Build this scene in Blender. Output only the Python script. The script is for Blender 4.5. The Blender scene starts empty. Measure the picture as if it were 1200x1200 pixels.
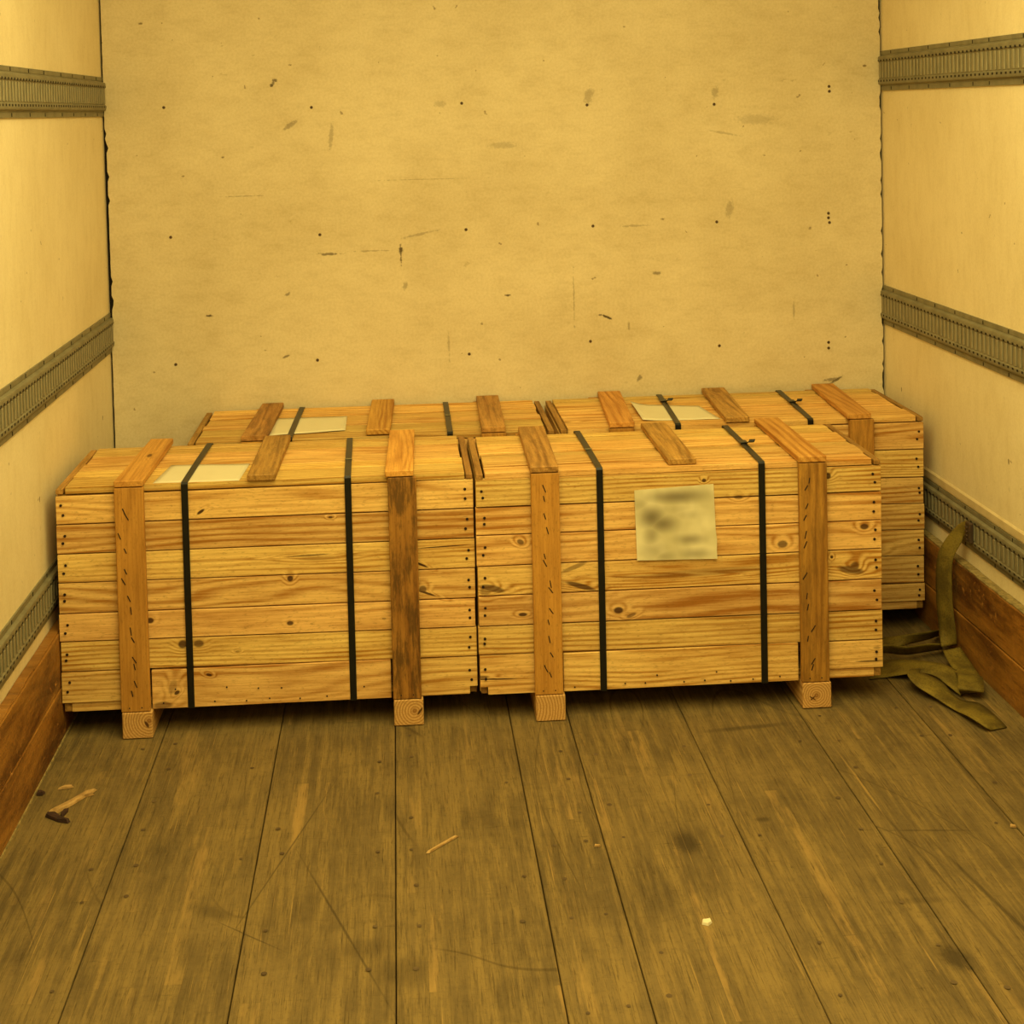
import bpy, bmesh, math, random
from mathutils import Vector, Matrix

S = bpy.context.scene
COL = S.collection
rnd = random.Random(7)

# ------------------------------------------------------------------ camera
cam_d = bpy.data.cameras.new('camera')
cam = bpy.data.objects.new('camera', cam_d)
COL.objects.link(cam)
right = Vector((0.997977, -0.059124, -0.023389))
fwd = Vector((0.058119, 0.997447, -0.041502))
up = Vector((0.025783, 0.040058, 0.998865))
cam.matrix_world = Matrix(((right.x, up.x, -fwd.x, 0.877057),
                           (right.y, up.y, -fwd.y, -4.310650),
                           (right.z, up.z, -fwd.z, 1.515951),
                           (0, 0, 0, 1)))
cam_d.sensor_width = 36.0
cam_d.lens = 1650.0 / 1200.0 * 36.0
cam_d.shift_x = (600 - 558.61) / 1200.0
cam_d.shift_y = (198.77 - 600) / 1200.0
cam_d.clip_start = 0.05
S.camera = cam

# ------------------------------------------------------------------ world, lights, exposure
LIGHT = (1.0, 0.865, 0.36)
world = bpy.data.worlds.new('world')
S.world = world
world.use_nodes = True
world.node_tree.nodes['Background'].inputs[0].default_value = (1.0, 0.87, 0.42, 1)
world.node_tree.nodes['Background'].inputs[1].default_value = 0.06


def area(name, loc, rot, sx, sy, power, color=LIGHT):
    d = bpy.data.lights.new(name, 'AREA')
    d.shape = 'RECTANGLE'
    d.size, d.size_y, d.energy, d.color = sx, sy, power, color
    o = bpy.data.objects.new(name, d)
    COL.objects.link(o)
    o.location, o.rotation_euler = loc, rot
    return o


# daylight through the translucent roof and the open rear door
area('roof_daylight', (1.2, -2.65, 2.52), (0, 0, 0), 1.9, 2.8, 107)
area('rear_door_daylight', (1.2, -5.3, 2.1), (math.radians(75), 0, 0), 2.2, .8, 7)

S.view_settings.view_transform = 'Standard'
S.view_settings.look = 'None'
S.view_settings.gamma = 1.0
S.view_settings.use_curve_mapping = False
S.view_settings.exposure = 0.07

W = 2.40


# ------------------------------------------------------------------ node helpers
def lin(c):
    return tuple(((v / 255.0) / 12.92 if v / 255.0 <= 0.04045 else ((v / 255.0 + 0.055) / 1.055) ** 2.4) for v in c) + (1.0,)


class NT:
    def __init__(self, name):
        self.m = bpy.data.materials.new(name)
        self.m.use_nodes = True
        self.t = self.m.node_tree
        self.b = self.t.nodes['Principled BSDF']
        self.tc = self.t.nodes.new('ShaderNodeTexCoord')

    def put(self, inp, v):
        if isinstance(v, bpy.types.NodeSocket):
            self.t.links.new(v, inp)
        elif v is not None:
            inp.default_value = v

    def math(self, op, a, b=None, c=None, clamp=False):
        n = self.t.nodes.new('ShaderNodeMath')
        n.operation = op
        n.use_clamp = clamp
        self.put(n.inputs[0], a)
        if b is not None: self.put(n.inputs[1], b)
        if c is not None: self.put(n.inputs[2], c)
        return n.outputs[0]

    def sep(self, v):
        n = self.t.nodes.new('ShaderNodeSeparateXYZ')
        self.put(n.inputs[0], v)
        return n.outputs

    def comb(self, x, y, z):
        n = self.t.nodes.new('ShaderNodeCombineXYZ')
        for i, v in enumerate((x, y, z)): self.put(n.inputs[i], v)
        return n.outputs[0]

    def vmul(self, v, s):
        n = self.t.nodes.new('ShaderNodeVectorMath')
        n.operation = 'MULTIPLY'
        self.put(n.inputs[0], v)
        n.inputs[1].default_value = s
        return n.outputs[0]

    def noise(self, v, s=(1, 1, 1), scale=1.0, detail=2.0, rough=0.5, dist=0.0):
        n = self.t.nodes.new('ShaderNodeTexNoise')
        self.put(n.inputs['Vector'], self.vmul(v, s))
        n.inputs['Scale'].default_value = scale
        n.inputs['Detail'].default_value = detail
        n.inputs['Roughness'].default_value = rough
        n.inputs['Distortion'].default_value = dist
        return n.outputs[0]

    def rng(self, v, a, b, c=0.0, d=1.0, smooth=True):
        n = self.t.nodes.new('ShaderNodeMapRange')
        n.interpolation_type = 'SMOOTHSTEP' if smooth else 'LINEAR'
        self.put(n.inputs[0], v)
        for i, x in enumerate((a, b, c, d)): n.inputs[i + 1].default_value = x
        return n.outputs[0]

    def mix(self, f, a, b, mode='MIX'):
        n = self.t.nodes.new('ShaderNodeMix')
        n.data_type = 'RGBA'
        n.blend_type = mode
        self.put(n.inputs[0], f)
        self.put(n.inputs[6], a)
        self.put(n.inputs[7], b)
        return n.outputs[2]

    def ellipse(self, v, loc, size, ang_axis, ang):
        """distance from loc in units of size, measured along rotated axes"""
        n = self.t.nodes.new('ShaderNodeMapping')
        n.vector_type = 'TEXTURE'
        self.put(n.inputs[0], v)
        n.inputs[1].default_value = loc
        r = [0, 0, 0]
        r[ang_axis] = ang
        n.inputs[2].default_value = r
        n.inputs[3].default_value = size
        l = self.t.nodes.new('ShaderNodeVectorMath')
        l.operation = 'LENGTH'
        self.put(l.inputs[0], n.outputs[0])
        return l.outputs['Value']

    def bump(self, h, strength, dist=0.002):
        n = self.t.nodes.new('ShaderNodeBump')
        n.inputs['Strength'].default_value = strength
        n.inputs['Distance'].default_value = dist
        self.put(n.inputs['Height'], h)
        self.t.links.new(n.outputs[0], self.b.inputs['Normal'])

    def done(self, col, rough=0.7, spec=0.3, metal=0.0):
        self.put(self.b.inputs['Base Color'], col)
        self.put(self.b.inputs['Roughness'], rough)
        self.put(self.b.inputs['Specular IOR Level'], spec)
        self.put(self.b.inputs['Metallic'], metal)
        return self.m


def wood(name, axis, light, dark, knots=(), ringk=80.0, amp=3.0, ring_strength=0.5, autoknots=0.25,
         fiber=0.35, blotch=0.35, stain=0.0, rough=0.62):
    """sawn wood in crate space, grain along axis; object colour carries seed (r), tone (g)"""
    t = NT(name)
    P = t.tc.outputs['Object']
    x, y, z = t.sep(P)
    oi = t.t.nodes.new('ShaderNodeObjectInfo')
    sr, sg, sb = t.sep(oi.outputs['Color'])
    u, v, w = {'x': (x, z, y), 'y': (y, x, z), 'z': (z, x, y)}[axis]
    off = t.math('MULTIPLY', sr, 37.0)
    V = t.comb(t.math('ADD', u, off), v, t.math('ADD', w, off))
    n1 = t.noise(V, (1.5, 10, 10), detail=1.5)
    kk = t.math('MULTIPLY_ADD', sb, 0.9, 0.45)
    f = t.math('MULTIPLY', t.math('MULTIPLY', t.math('ADD', v, w), ringk), kk)
    f = t.math('ADD', f, t.math('MULTIPLY', n1, t.math('MULTIPLY_ADD', sr, amp * 2.2, amp * .6)))
    f = t.math('ADD', f, t.math('MULTIPLY', sr, 11.0))
    dark_k = None
    for (kx, kz, rx, rz, ang, kd) in knots:
        d = t.ellipse(P, (kx, 0, kz), (rx, 50.0, rz), 1, ang)
        f = t.math('ADD', f, t.rng(d, 3.2, 0.6, 0.0, 1.3))
        m = t.rng(d, 1.15, 0.65, 0.0, kd)
        dark_k = m if dark_k is None else t.math('MAXIMUM', dark_k, m)
    if autoknots:
        vo = t.t.nodes.new('ShaderNodeTexVoronoi')
        vo.inputs['Scale'].default_value = 1.0
        t.put(vo.inputs['Vector'], t.vmul(V, (5.5, 15, 15)))
        c = t.sep(vo.outputs['Color'])
        gate = t.math('LESS_THAN', c[0], autoknots)
        m = t.math('MULTIPLY', t.rng(vo.outputs['Distance'], 0.13, 0.06, 0.0, 0.75), gate)
        f = t.math('ADD', f, t.math('MULTIPLY', t.rng(vo.outputs['Distance'], 0.4, 0.05, 0.0, 1.2), gate))
        dark_k = m if dark_k is None else t.math('MAXIMUM', dark_k, m)
    ring = t.math('MULTIPLY_ADD', t.math('SINE', t.math('MULTIPLY', f, 6.2832)), 0.5, 0.5)
    ring = t.math('POWER', ring, 1.6)
    gate = t.rng(t.noise(V, (1.1, 16, 16), detail=2), 0.32, 0.68, 0.25, 1.25)
    ring = t.math('MULTIPLY', ring, gate)
    n2 = t.noise(V, (7, 210, 210), detail=4, rough=0.7)
    n3 = t.noise(V, (3.5, 13, 13), detail=3)
    k = t.math('MULTIPLY', ring, ring_strength)
    k = t.math('ADD', k, t.math('MULTIPLY', t.rng(n2, 0.35, 0.70), fiber * 1.25))
    k = t.math('ADD', k, t.math('MULTIPLY', t.rng(n3, 0.35, 0.75), blotch), clamp=True)
    col = t.mix(k, lin(light), lin(dark))
    tone = t.math('MULTIPLY_ADD', sg, 0.75, 0.60)
    col = t.mix(1.0, col, t.comb(tone, t.math('MULTIPLY', tone, t.math('MULTIPLY_ADD', sb, 0.12, 0.93)), tone), 'MULTIPLY')
    n5 = t.noise(V, (70, 230, 230), detail=4, rough=0.75)
    col = t.mix(t.rng(n5, 0.52, 0.70, 0, 0.42), col, lin(tuple(v * .72 for v in dark)))
    if stain:
        n4 = t.noise(V, (9, 50, 50), detail=6, rough=0.75)
        col = t.mix(t.rng(n4, 0.44, 0.60, 0, stain), col, lin((70, 48, 18)))
    if dark_k is not None:
        col = t.mix(dark_k, col, lin((50, 17, 4)))
    t.bump(t.math('ADD', n2, t.math('MULTIPLY', ring, 0.3)), 0.25, 0.001)
    return t.done(col, rough, 0.25)


def flat(name, c, rough=0.6, metal=0.0, var=0.0, scale=40, c2=None, spec=0.4, bump=0.0):
    t = NT(name)
    n = t.noise(t.tc.outputs['Object'], (1, 1, 1), scale, 4, 0.6)
    col = t.mix(t.rng(n, 0.35, 0.7, 0, max(var, 1e-4)), lin(c), lin(c2 or tuple(v * 0.6 for v in c)))
    if bump: t.bump(n, bump)
    return t.done(col, rough, spec, metal)


# ------------------------------------------------------------------ mesh helpers
def link(name, me, mat=None, parent=None, seed=None):
    o = bpy.data.objects.new(name, me)
    COL.objects.link(o)
    if mat: me.materials.append(mat)
    if parent: o.parent = parent
    if seed: o.color = (seed[0], seed[1], seed[2], 1)
    return o


def rseed(tone=0.5, spread=0.25):
    return (rnd.random(), min(1, max(0, tone + rnd.uniform(-spread, spread))), rnd.random())


QUADS = ((0, 1, 3, 2), (4, 6, 7, 5), (0, 4, 5, 1), (2, 3, 7, 6), (0, 2, 6, 4), (1, 5, 7, 3))


def add_hexa(bm, c, bevel=0.0):
    """c: 8 corners indexed x*4 + y*2 + z"""
    vs = [bm.verts.new(p) for p in c]
    fs = [bm.faces.new([vs[i] for i in q]) for q in QUADS]
    if bevel:
        es = list({e for f in fs for e in f.edges})
        bmesh.ops.bevel(bm, geom=es, offset=bevel, segments=1, affect='EDGES')


def box_corners(x0, x1, y0, y1, z0, z1):
    return [(x, y, z) for x in (x0, x1) for y in (y0, y1) for z in (z0, z1)]


def add_box(bm, x0, x1, y0, y1, z0, z1, bevel=0.0):
    add_hexa(bm, box_corners(x0, x1, y0, y1, z0, z1), bevel)


def finish(bm, name, mat, parent=None, seed=None):
    bmesh.ops.recalc_face_normals(bm, faces=bm.faces)
    me = bpy.data.meshes.new(name)
    bm.to_mesh(me)
    bm.free()
    return link(name, me, mat, parent, seed)


def box(name, mat, x0, x1, y0, y1, z0, z1, bevel=0.0012, parent=None, seed=None):
    bm = bmesh.new()
    add_box(bm, x0, x1, y0, y1, z0, z1, bevel)
    return finish(bm, name, mat, parent, seed)


def hexa(name, mat, corners, bevel=0.0012, parent=None, seed=None):
    bm = bmesh.new()
    add_hexa(bm, corners, bevel)
    return finish(bm, name, mat, parent, seed)


def empty(name, loc=(0, 0, 0)):
    o = bpy.data.objects.new(name, None)
    o.empty_display_size = 0.1
    o.location = loc
    COL.objects.link(o)
    return o


def tag(o, label=None, cat=None, group=None, kind=None):
    if label: o['label'] = label
    if cat: o['category'] = cat
    if group: o['group'] = group
    if kind: o['kind'] = kind
    return o


def prism(name, mat, pts, y0, y1, parent=None, seed=None):
    """pts in the xz plane, extruded along y"""
    bm = bmesh.new()
    a = [bm.verts.new((p[0], y0, p[1])) for p in pts]
    b = [bm.verts.new((p[0], y1, p[1])) for p in pts]
    n = len(pts)
    bm.faces.new(a)
    bm.faces.new(list(reversed(b)))
    for i in range(n):
        bm.faces.new([a[i], b[i], b[(i + 1) % n], a[(i + 1) % n]])
    return finish(bm, name, mat, parent, seed)


# ------------------------------------------------------------------ materials of the shell
def plywood_wall(name, base, alt, plane, marks=()):
    t = NT(name)
    P = t.tc.outputs['Object']
    x, y, z = t.sep(P)
    u = x if plane == 'xz' else y
    V = t.comb(u, 0.0, z)
    st = (1, 1, 2.2) if plane == 'xz' else (2.6, 1, 1)
    n1 = t.noise(V, (1, 1, 1), 2.2, 5, 0.6)
    n2 = t.noise(V, (st[0] * 4, 1, st[2] * 4), 3.0, 5, 0.65)
    n3 = t.noise(V, (32, 1, 32), 4.0, 4, 0.75)
    k = t.math('ADD', t.rng(n1, 0.35, 0.7, 0, 0.50), t.rng(n2, 0.4, 0.75, 0, 0.40), clamp=True)
    k = t.math('ADD', k, t.rng(n3, 0.35, 0.7, 0, 0.4), clamp=True)
    col = t.mix(k, lin(base), lin(alt))
    # scuffs: short thin smudges, gated in patches
    n4 = t.noise(V, (st[0] * 9, 1, st[2] * 9), 2.5, 6, 0.75, 0.6)
    n5 = t.noise(V, (1, 1, 1), 5.0, 2, 0.5)
    sc = t.math('MULTIPLY', t.rng(n4, 0.63, 0.70, 0, 0.45), t.rng(n5, 0.5, 0.62, 0, 1))
    col = t.mix(sc, col, lin((120, 92, 45)))
    n6 = t.noise(V, (1, 1, 1), 34.0, 2, 0.5)
    col = t.mix(t.rng(n6, 0.735, 0.76, 0, 0.6), col, lin((105, 78, 40)))
    vo = t.t.nodes.new('ShaderNodeTexVoronoi')
    vo.inputs['Scale'].default_value = 1.0
    t.put(vo.inputs['Vector'], t.vmul(V, (9, 1, 16) if plane == 'xz' else (12, 1, 8)))
    vc = t.sep(vo.outputs['Color'])
    nick = t.math('MULTIPLY', t.rng(t.math('ADD', vo.outputs['Distance'], t.math('MULTIPLY_ADD', t.noise(V, (1, 1, 1), 150, 3, 0.7), .1, -.05)), .075, .035, 0, 1), t.math('LESS_THAN', vc[0], .42))
    col = t.mix(t.math('MULTIPLY', nick, t.math('MULTIPLY_ADD', vc[1], .7, .15)), col, lin((110, 86, 44)))
    nbreak = t.math('MULTIPLY_ADD', t.noise(V, (1, 1, 1), 120, 3, 0.7), 2.0, -1.0)
    nbreak2 = t.math('MULTIPLY_ADD', t.noise(V, (1, 1, 1), 60, 4, 0.8), 6.0, -3.2)
    dk = None
    for (mx, mz, rx, rz, ang, d) in marks:
        e = t.ellipse(V, (mx, 0, mz), (rx, 50.0, rz), 1, ang)
        e = t.math('ADD', e, nbreak if min(rx, rz) > .0035 else nbreak2)
        m = t.rng(e, 1.1, 0.5, 0.0, d)
        dk = m if dk is None else t.math('MAXIMUM', dk, m)
    if dk is not None:
        col = t.mix(dk, col, lin((78, 60, 32)))
    t.bump(t.math('ADD', n2, t.math('MULTIPLY', n3, 0.5)), 0.25, 0.002)
    return t.done(col, 0.6, 0.3)


back_marks = [
    (0.890, 1.096, .009, .009, 0, .95), (0.889, 1.085, .003, .03, 0, .8), (0.510, 1.609, .007, .006, 0, .9),
    (0.521, 1.624, .008, .006, 0, .8), (0.516, 1.616, .005, .008, .5, .7), (0.563, 1.486, .028, .008, -.6, .45),
    (0.686, 1.449, .008, .045, .1, .35), (1.524, 0.868, .020, .005, .45, .95), (1.500, 0.876, .008, .003, 0, .7),
    (0.301, 0.912, .013, .004, 0, .9), (1.215, 0.946, .010, .004, 0, .9), (2.242, 0.648, .025, .005, -.5, .85),
    (2.228, 0.650, .03, .006, -.1, .6), (1.420, 0.93, .002, .07, 0, .35), (1.479, 1.556, .016, .03, .3, .35),
    (1.872, 1.557, .012, .022, .3, .35), (0.541, 0.970, .010, .005, -.5, .6), (0.799, 1.096, .045, .002, 0, .4),
    (0.67, 1.09, .03, .003, 0, .7), (0.415, 1.274, .05, .0016, 0, .4), (0.530, 0.779, .014, .004, -.4, .7),
    (1.681, 1.001, .015, .006, 0, .6), (1.614, 1.150, .04, .003, 0, .35), (1.912, 1.194, .014, .03, .2, .3),
    (0.974, 1.311, .12, .0012, 0, .3), (0.944, 1.142, .05, .003, -.2, .35), (2.0, 1.47, .07, .018, 0, .22),
    (0.90, 0.985, .008, .014, .4, .4), (1.59, 0.84, .004, .015, 0, .4), (1.62, 0.675, .012, .008, -.8, .6),
    (2.11, 0.87, .004, .03, 0, .35), (1.03, 0.79, .003, .04, 0, .3), (1.21, 1.41, .05, .012, 0, .25),
    (1.02, 1.54, .02, .012, 0, .25), (1.9, 1.43, .05, .004, .2, .3),
]
M_back = plywood_wall('painted_plywood_back', (218, 200, 160), (192, 172, 130), 'xz', back_marks)
M_side = plywood_wall('painted_plywood_side', (232, 215, 174), (214, 194, 148), 'yz')
M_dark = flat('dark_gap', (26, 18, 10), 0.9)
M_ceiling = flat('ceiling_panel', (225, 215, 190), 0.8, var=0.3, scale=3)


def floor_mat():
    t = NT('worn_floor_boards')
    P = t.tc.outputs['Object']
    x, y, z = t.sep(P)
    oi = t.t.nodes.new('ShaderNodeObjectInfo')
    sr, sg, sb = t.sep(oi.outputs['Color'])
    off = t.math('MULTIPLY', sr, 9.0)
    V = t.comb(x, t.math('ADD', y, off), 0.0)
    # laminated strips inside a board, in bricks of different tone
    br = t.t.nodes.new('ShaderNodeTexBrick')
    br.offset = 0.43
    br.inputs['Color1'].default_value = (0, 0, 0, 1)
    br.inputs['Color2'].default_value = (1, 1, 1, 1)
    br.inputs['Mortar'].default_value = (.5, .5, .5, 1)
    br.inputs['Scale'].default_value = 1.0
    br.inputs['Mortar Size'].default_value = 0.0006
    br.inputs['Brick Width'].default_value = 0.55
    br.inputs['Row Height'].default_value = 0.036
    t.put(br.inputs['Vector'], t.comb(t.math('ADD', y, off), x, 0.0))
    strip = t.sep(br.outputs['Color'])[0]
    n1 = t.noise(V, (1, 1, 1), 3.0, 6, 0.65, 0.3)
    n2 = t.noise(V, (45, 3.0, 1), 1.0, 6, 0.7)
    n3 = t.noise(V, (220, 9, 1), 1.0, 4, 0.7)
    n4 = t.noise(V, (9, 30, 1), 1.0, 5, 0.7)
    n6 = t.noise(V, (1, 1, 1), 90.0, 4, 0.8)
    base = t.mix(t.rng(n1, 0.3, 0.72), lin((115, 95, 57)), lin((84, 69, 42)))
    base = t.mix(t.rng(n2, 0.40, 0.68, 0, 0.7), base, lin((134, 110, 62)))
    base = t.mix(t.rng(n3, 0.5, 0.72, 0, 0.7), base, lin((66, 52, 30)))
    base = t.mix(t.rng(n4, 0.5, 0.72, 0, 0.25), base, lin((84, 70, 44)))
    base = t.mix(t.rng(n6, 0.5, 0.75, 0, 0.35), base, lin((60, 48, 28)))
    n8 = t.noise(V, (14, 110, 1), 1.0, 5, 0.75)
    base = t.mix(t.math('MULTIPLY', t.rng(n8, 0.60, 0.70, 0, 0.55), t.rng(n1, .35, .6)), base, lin((56, 44, 26)))
    # worn-through light patches follow single strips
    wear = t.math('MULTIPLY', t.rng(strip, 0.6, 1.0), t.rng(t.noise(V, (26, 2.4, 1), 1.0, 6, 0.7), 0.50, 0.66, 0, 0.42))
    base = t.mix(wear, base, lin((172, 136, 76)))
    base = t.mix(t.rng(t.noise(V, (120, 1.6, 1), 1.0, 3, 0.6), 0.66, 0.72, 0, 0.4), base, lin((180, 142, 76)))
    n9 = t.noise(V, (170, 4, 1), 1.0, 5, 0.75)
    base = t.mix(t.rng(n9, 0.60, 0.70, 0, 0.45), base, lin((158, 126, 70)))
    n10 = t.noise(V, (260, 14, 1), 1.0, 4, 0.7)
    base = t.mix(t.rng(n10, 0.58, 0.68, 0, 0.55), base, lin((48, 38, 22)))
    mort = t.math('MULTIPLY', br.outputs['Fac'], 0.22)
    base = t.mix(mort, base, lin((62, 48, 26)))
    # oily spots and long drag scratches
    dk = None
    for (sx, sy, rx, ry, ang, d) in FLOOR_MARKS:
        e = t.ellipse(P, (sx, sy, 0), (rx, ry, 50), 2, ang)
        e = t.math('ADD', e, t.math('MULTIPLY_ADD', n6, 1.2, -0.6))
        m = t.rng(e, 1.3, 0.3, 0.0, d)
        dk = m if dk is None else t.math('MAXIMUM', dk, m)
    base = t.mix(dk, base, lin((52, 42, 26)))
    # curved scratches: thin level set of a warped field
    n7 = t.noise(V, (1.6, 0.5, 1), 1.0, 1, 0.4, 0.4)
    fr = t.math('ABSOLUTE', t.math('SUBTRACT', t.math('FRACT', t.math('MULTIPLY', n7, 9.0)), 0.5))
    gate = t.rng(t.noise(V, (2, 2, 1), 1.0, 2, 0.5), 0.5, 0.6)
    base = t.mix(t.math('MULTIPLY', t.rng(fr, 0.018, 0.006, 0, 0.4), gate), base, lin((52, 40, 22)))
    h = t.math('ADD', n3, t.math('MULTIPLY', n6, 0.6))
    t.bump(h, 0.3, 0.0015)
    return t.done(base, t.rng(n1, 0.3, 0.7, 0.62, 0.8), 0.12)


FLOOR_MARKS = [(1.44, -1.50, .03, .05, 0, .7), (1.83, -1.93, .03, .05, .3, .75), (0.86, -1.88, .06, .05, 0, .4),
               (0.79, -1.80, .05, .03, 0, .3), (0.62, -1.45, .002, .35, -.28, .6), (0.74, -1.72, .003, .30, .35, .6),
               (1.98, -1.80, .006, .35, .15, .6), (1.9, -1.62, .004, .35, .10, .5), (2.13, -1.30, .008, .3, -.03, .45),
               (1.70, -0.98, .12, .012, .1, .5), (1.95, -1.50, .10, .004, -.1, .5), (0.50, -1.66, .05, .02, -.6, .4),
               (0.57, -1.74, .002, .09, .9, .6), (1.62, -1.42, .018, .012, 0, .6), (1.83, -1.75, .07, .012, 0, .3)]

M_floor = floor_mat()


def kick_mat():
    t = NT('varnished_kick_plank')
    P = t.tc.outputs['Object']
    x, y, z = t.sep(P)
    V = t.comb(y, z, x)
    n1 = t.noise(V, (2.5, 10, 1), 1.0, 5, 0.65, 0.5)
    n2 = t.noise(V, (10, 160, 1), 1.0, 5, 0.7)
    n3 = t.noise(V, (40, 40, 1), 1.0, 5, 0.75)
    col = t.mix(t.rng(n1, 0.35, 0.68), lin((156, 106, 42)), lin((78, 42, 14)))
    col = t.mix(t.rng(n2, 0.5, 0.75, 0, 0.6), col, lin((62, 30, 10)))
    col = t.mix(t.math('MULTIPLY', t.rng(n3, 0.56, 0.66, 0, 0.75), t.rng(n1, 0.45, 0.6)), col, lin((190, 132, 62)))
    t.bump(t.math('ADD', n2, n3), 0.35, 0.002)
    return t.done(col, t.rng(n3, 0.4, 0.7, 0.38, 0.65), 0.4)


M_kick = kick_mat()
M_rail = flat('galvanised_rail', (132, 124, 96), 0.55, 0.25, var=0.6, scale=22, c2=(104, 96, 70), spec=0.4, bump=0.1)
M_rib = flat('rail_rib', (146, 137, 108), 0.5, 0.25, var=0.4, scale=30, c2=(116, 106, 80), spec=0.4)
M_trim = flat('pale_trim', (205, 184, 138), 0.6, var=0.4, scale=18, c2=(170, 145, 96))
M_seal = flat('old_sealant', (150, 128, 78), 0.7, var=0.8, scale=60, c2=(92, 78, 42), bump=0.4)
M_screw = flat('rusty_screw', (82, 62, 38), 0.6, 0.3)
M_fscrew = flat('floor_screw', (78, 60, 36), 0.7, 0.2, var=.8, scale=9, c2=(104, 84, 52))
M_nail = flat('nail_head', (34, 16, 8), 0.6, 0.1)

# ------------------------------------------------------------------ shell
YR = -5.4   # rear opening
H = 2.60


# floor boards
floor = tag(empty('floor'), kind='structure')
J = [0.0, .2745, .560, .843, 1.129, 1.274, 1.559, 1.848, 2.135, W]
for i in range(len(J) - 1):
    g = 0.0011
    x0, x1 = J[i] + (g if i else 0), J[i + 1] - (g if i < 8 else 0)
    dz = rnd.uniform(-.0007, .0007)
    box('plank', M_floor, x0, x1, YR, 0.02, -.028, dz, 0.0014, floor, rseed())
box('subfloor', M_dark,  -.03, W + .03, YR, .03, -.05, -.0285, 0, floor)
bm = bmesh.new()
for k, jx in enumerate(J[1:-1]):
    for r in range(22):
        yy = -0.93 - 0.135 * r
        for s in (-1, 1):
            if rnd.random() < .42: continue
            cx, cy = jx + s * rnd.uniform(.03, .05), yy + rnd.uniform(-.02, .02)
            rr = rnd.uniform(.0038, .0060)
            ret = bmesh.ops.create_circle(bm, cap_ends=True, segments=8, radius=rr, matrix=Matrix.Translation((cx, cy, .0012)))
tag(finish(bm, 'floor_screws', M_fscrew, floor), kind='stuff')

# back wall: cream panel with ragged side edges in front of the dark bulkhead
wall_back = tag(empty('wall_back'), kind='structure')
box('bulkhead', M_dark, -.03, W + .03, .018, .04, -.05, H, 0, wall_back)
bm = bmesh.new()
NZ = 180


def ragged(side, z):
    r = rnd.uniform(0, 1)
    base = 0.006 + (0.004 if 0.9 < z < 1.45 else 0.0)
    if side < 0:
        return base + (0.006 * r if r > .75 and .9 < z < 1.5 else 0.001 * r)
    return W - .006 - (0.005 * r if r > .7 and z > .6 else 0.001 * r)


rows = []
for i in range(NZ + 1):
    z = H * i / NZ
    a, b = ragged(-1, z), ragged(1, z)
    rows.append([bm.verts.new((a, 0, z)), bm.verts.new((b, 0, z)), bm.verts.new((a, .014, z)), bm.verts.new((b, .014, z))])
for i in range(NZ):
    p, q = rows[i], rows[i + 1]
    bm.faces.new((p[0], p[1], q[1], q[0]))
    bm.faces.new((p[2], q[2], q[3], p[3]))
    bm.faces.new((p[0], q[0], q[2], p[2]))
    bm.faces.new((p[1], p[3], q[3], q[1]))
finish(bm, 'panel', M_back, wall_back)
for (sx, sz) in [(0.185, 1.549), (0.629, 1.539), (1.087, 1.541), (1.473, 1.527), (1.869, 1.520), (2.232, 1.552), (2.231, 1.567),
                 (0.193, 1.155), (0.644, 1.150), (1.091, 1.153), (1.484, 1.153), (1.871, 1.155), (2.224, 1.172), (2.224, 1.158),
                 (2.227, 1.143), (0.196, 0.766), (0.626, 0.765), (1.092, 0.768), (1.469, 0.795), (1.873, 0.768), (2.219, 0.767), (2.219, 0.749)]:
    bm = bmesh.new()
    bmesh.ops.create_cone(bm, cap_ends=True, segments=10, radius1=.0050, radius2=.0036, depth=.003,
                          matrix=Matrix.Translation((sx, -.001, sz)) @ Matrix.Rotation(math.radians(90), 4, 'X'))
    finish(bm, 'screw', M_screw, wall_back)

# side walls
wall_left = tag(box('wall_left', M_side, -.03, 0, YR, .018, -.05, H, 0), kind='structure')
wall_right = tag(box('wall_right', M_side, W, W + .03, YR, .018, -.05, H, 0), kind='structure')
tag(box('ceiling', M_ceiling, -.03, W + .03, YR, .04, H, H + .03, 0), kind='structure')

# kick planks at the foot of the side walls
for side, nm in ((0, 'baseboard_left'), (1, 'baseboard_right')):
    e = tag(empty(nm), kind='structure')
    fx = (lambda d: d) if side == 0 else (lambda d: W - d)
    for (za, zb, d) in ((.002, .128, .030), (.1305, .262, .0285)):
        xs = sorted((fx(0.0005), fx(d)))
        box('plank', M_kick, xs[0], xs[1], YR, -.002, za, zb, .002, e)
    # sealant bead and splintered edge along the top
    bm = bmesh.new()
    y = YR
    while y < -.01:
        y2 = min(y + rnd.uniform(.03, .09), -.005)
        d, h = rnd.uniform(.024, .0275), rnd.uniform(.003, .0055)
        xs = sorted((fx(.001), fx(d)))
        add_box(bm, xs[0], xs[1], y, y2, .262, .262 + h, .001)
        y = y2
    tag(finish(bm, 'sealant_bead', M_seal if side else M_kick, e), kind='stuff')

# floor strip along the right kick plank, light bead on the left
tag(prism('trim_1', M_floor, [(W - .058, .0005), (W - .0305, .0005), (W - .0305, .010), (W - .050, .007)], YR, -.02, seed=(.4, .5, .5)), kind='structure')
tag(prism('trim_2', M_seal, [(.0305, .0005), (.0330, .0005), (.0320, .004), (.0305, .005)], YR, -.02), kind='structure')
# cream moulding above the low rail on the right, lapping strip
tag(prism('trim_3', M_trim, [(W, .424), (W - .004, .424), (W - .0045, .444), (W - .001, .449), (W, .449)], YR, -.003), kind='structure')


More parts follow.
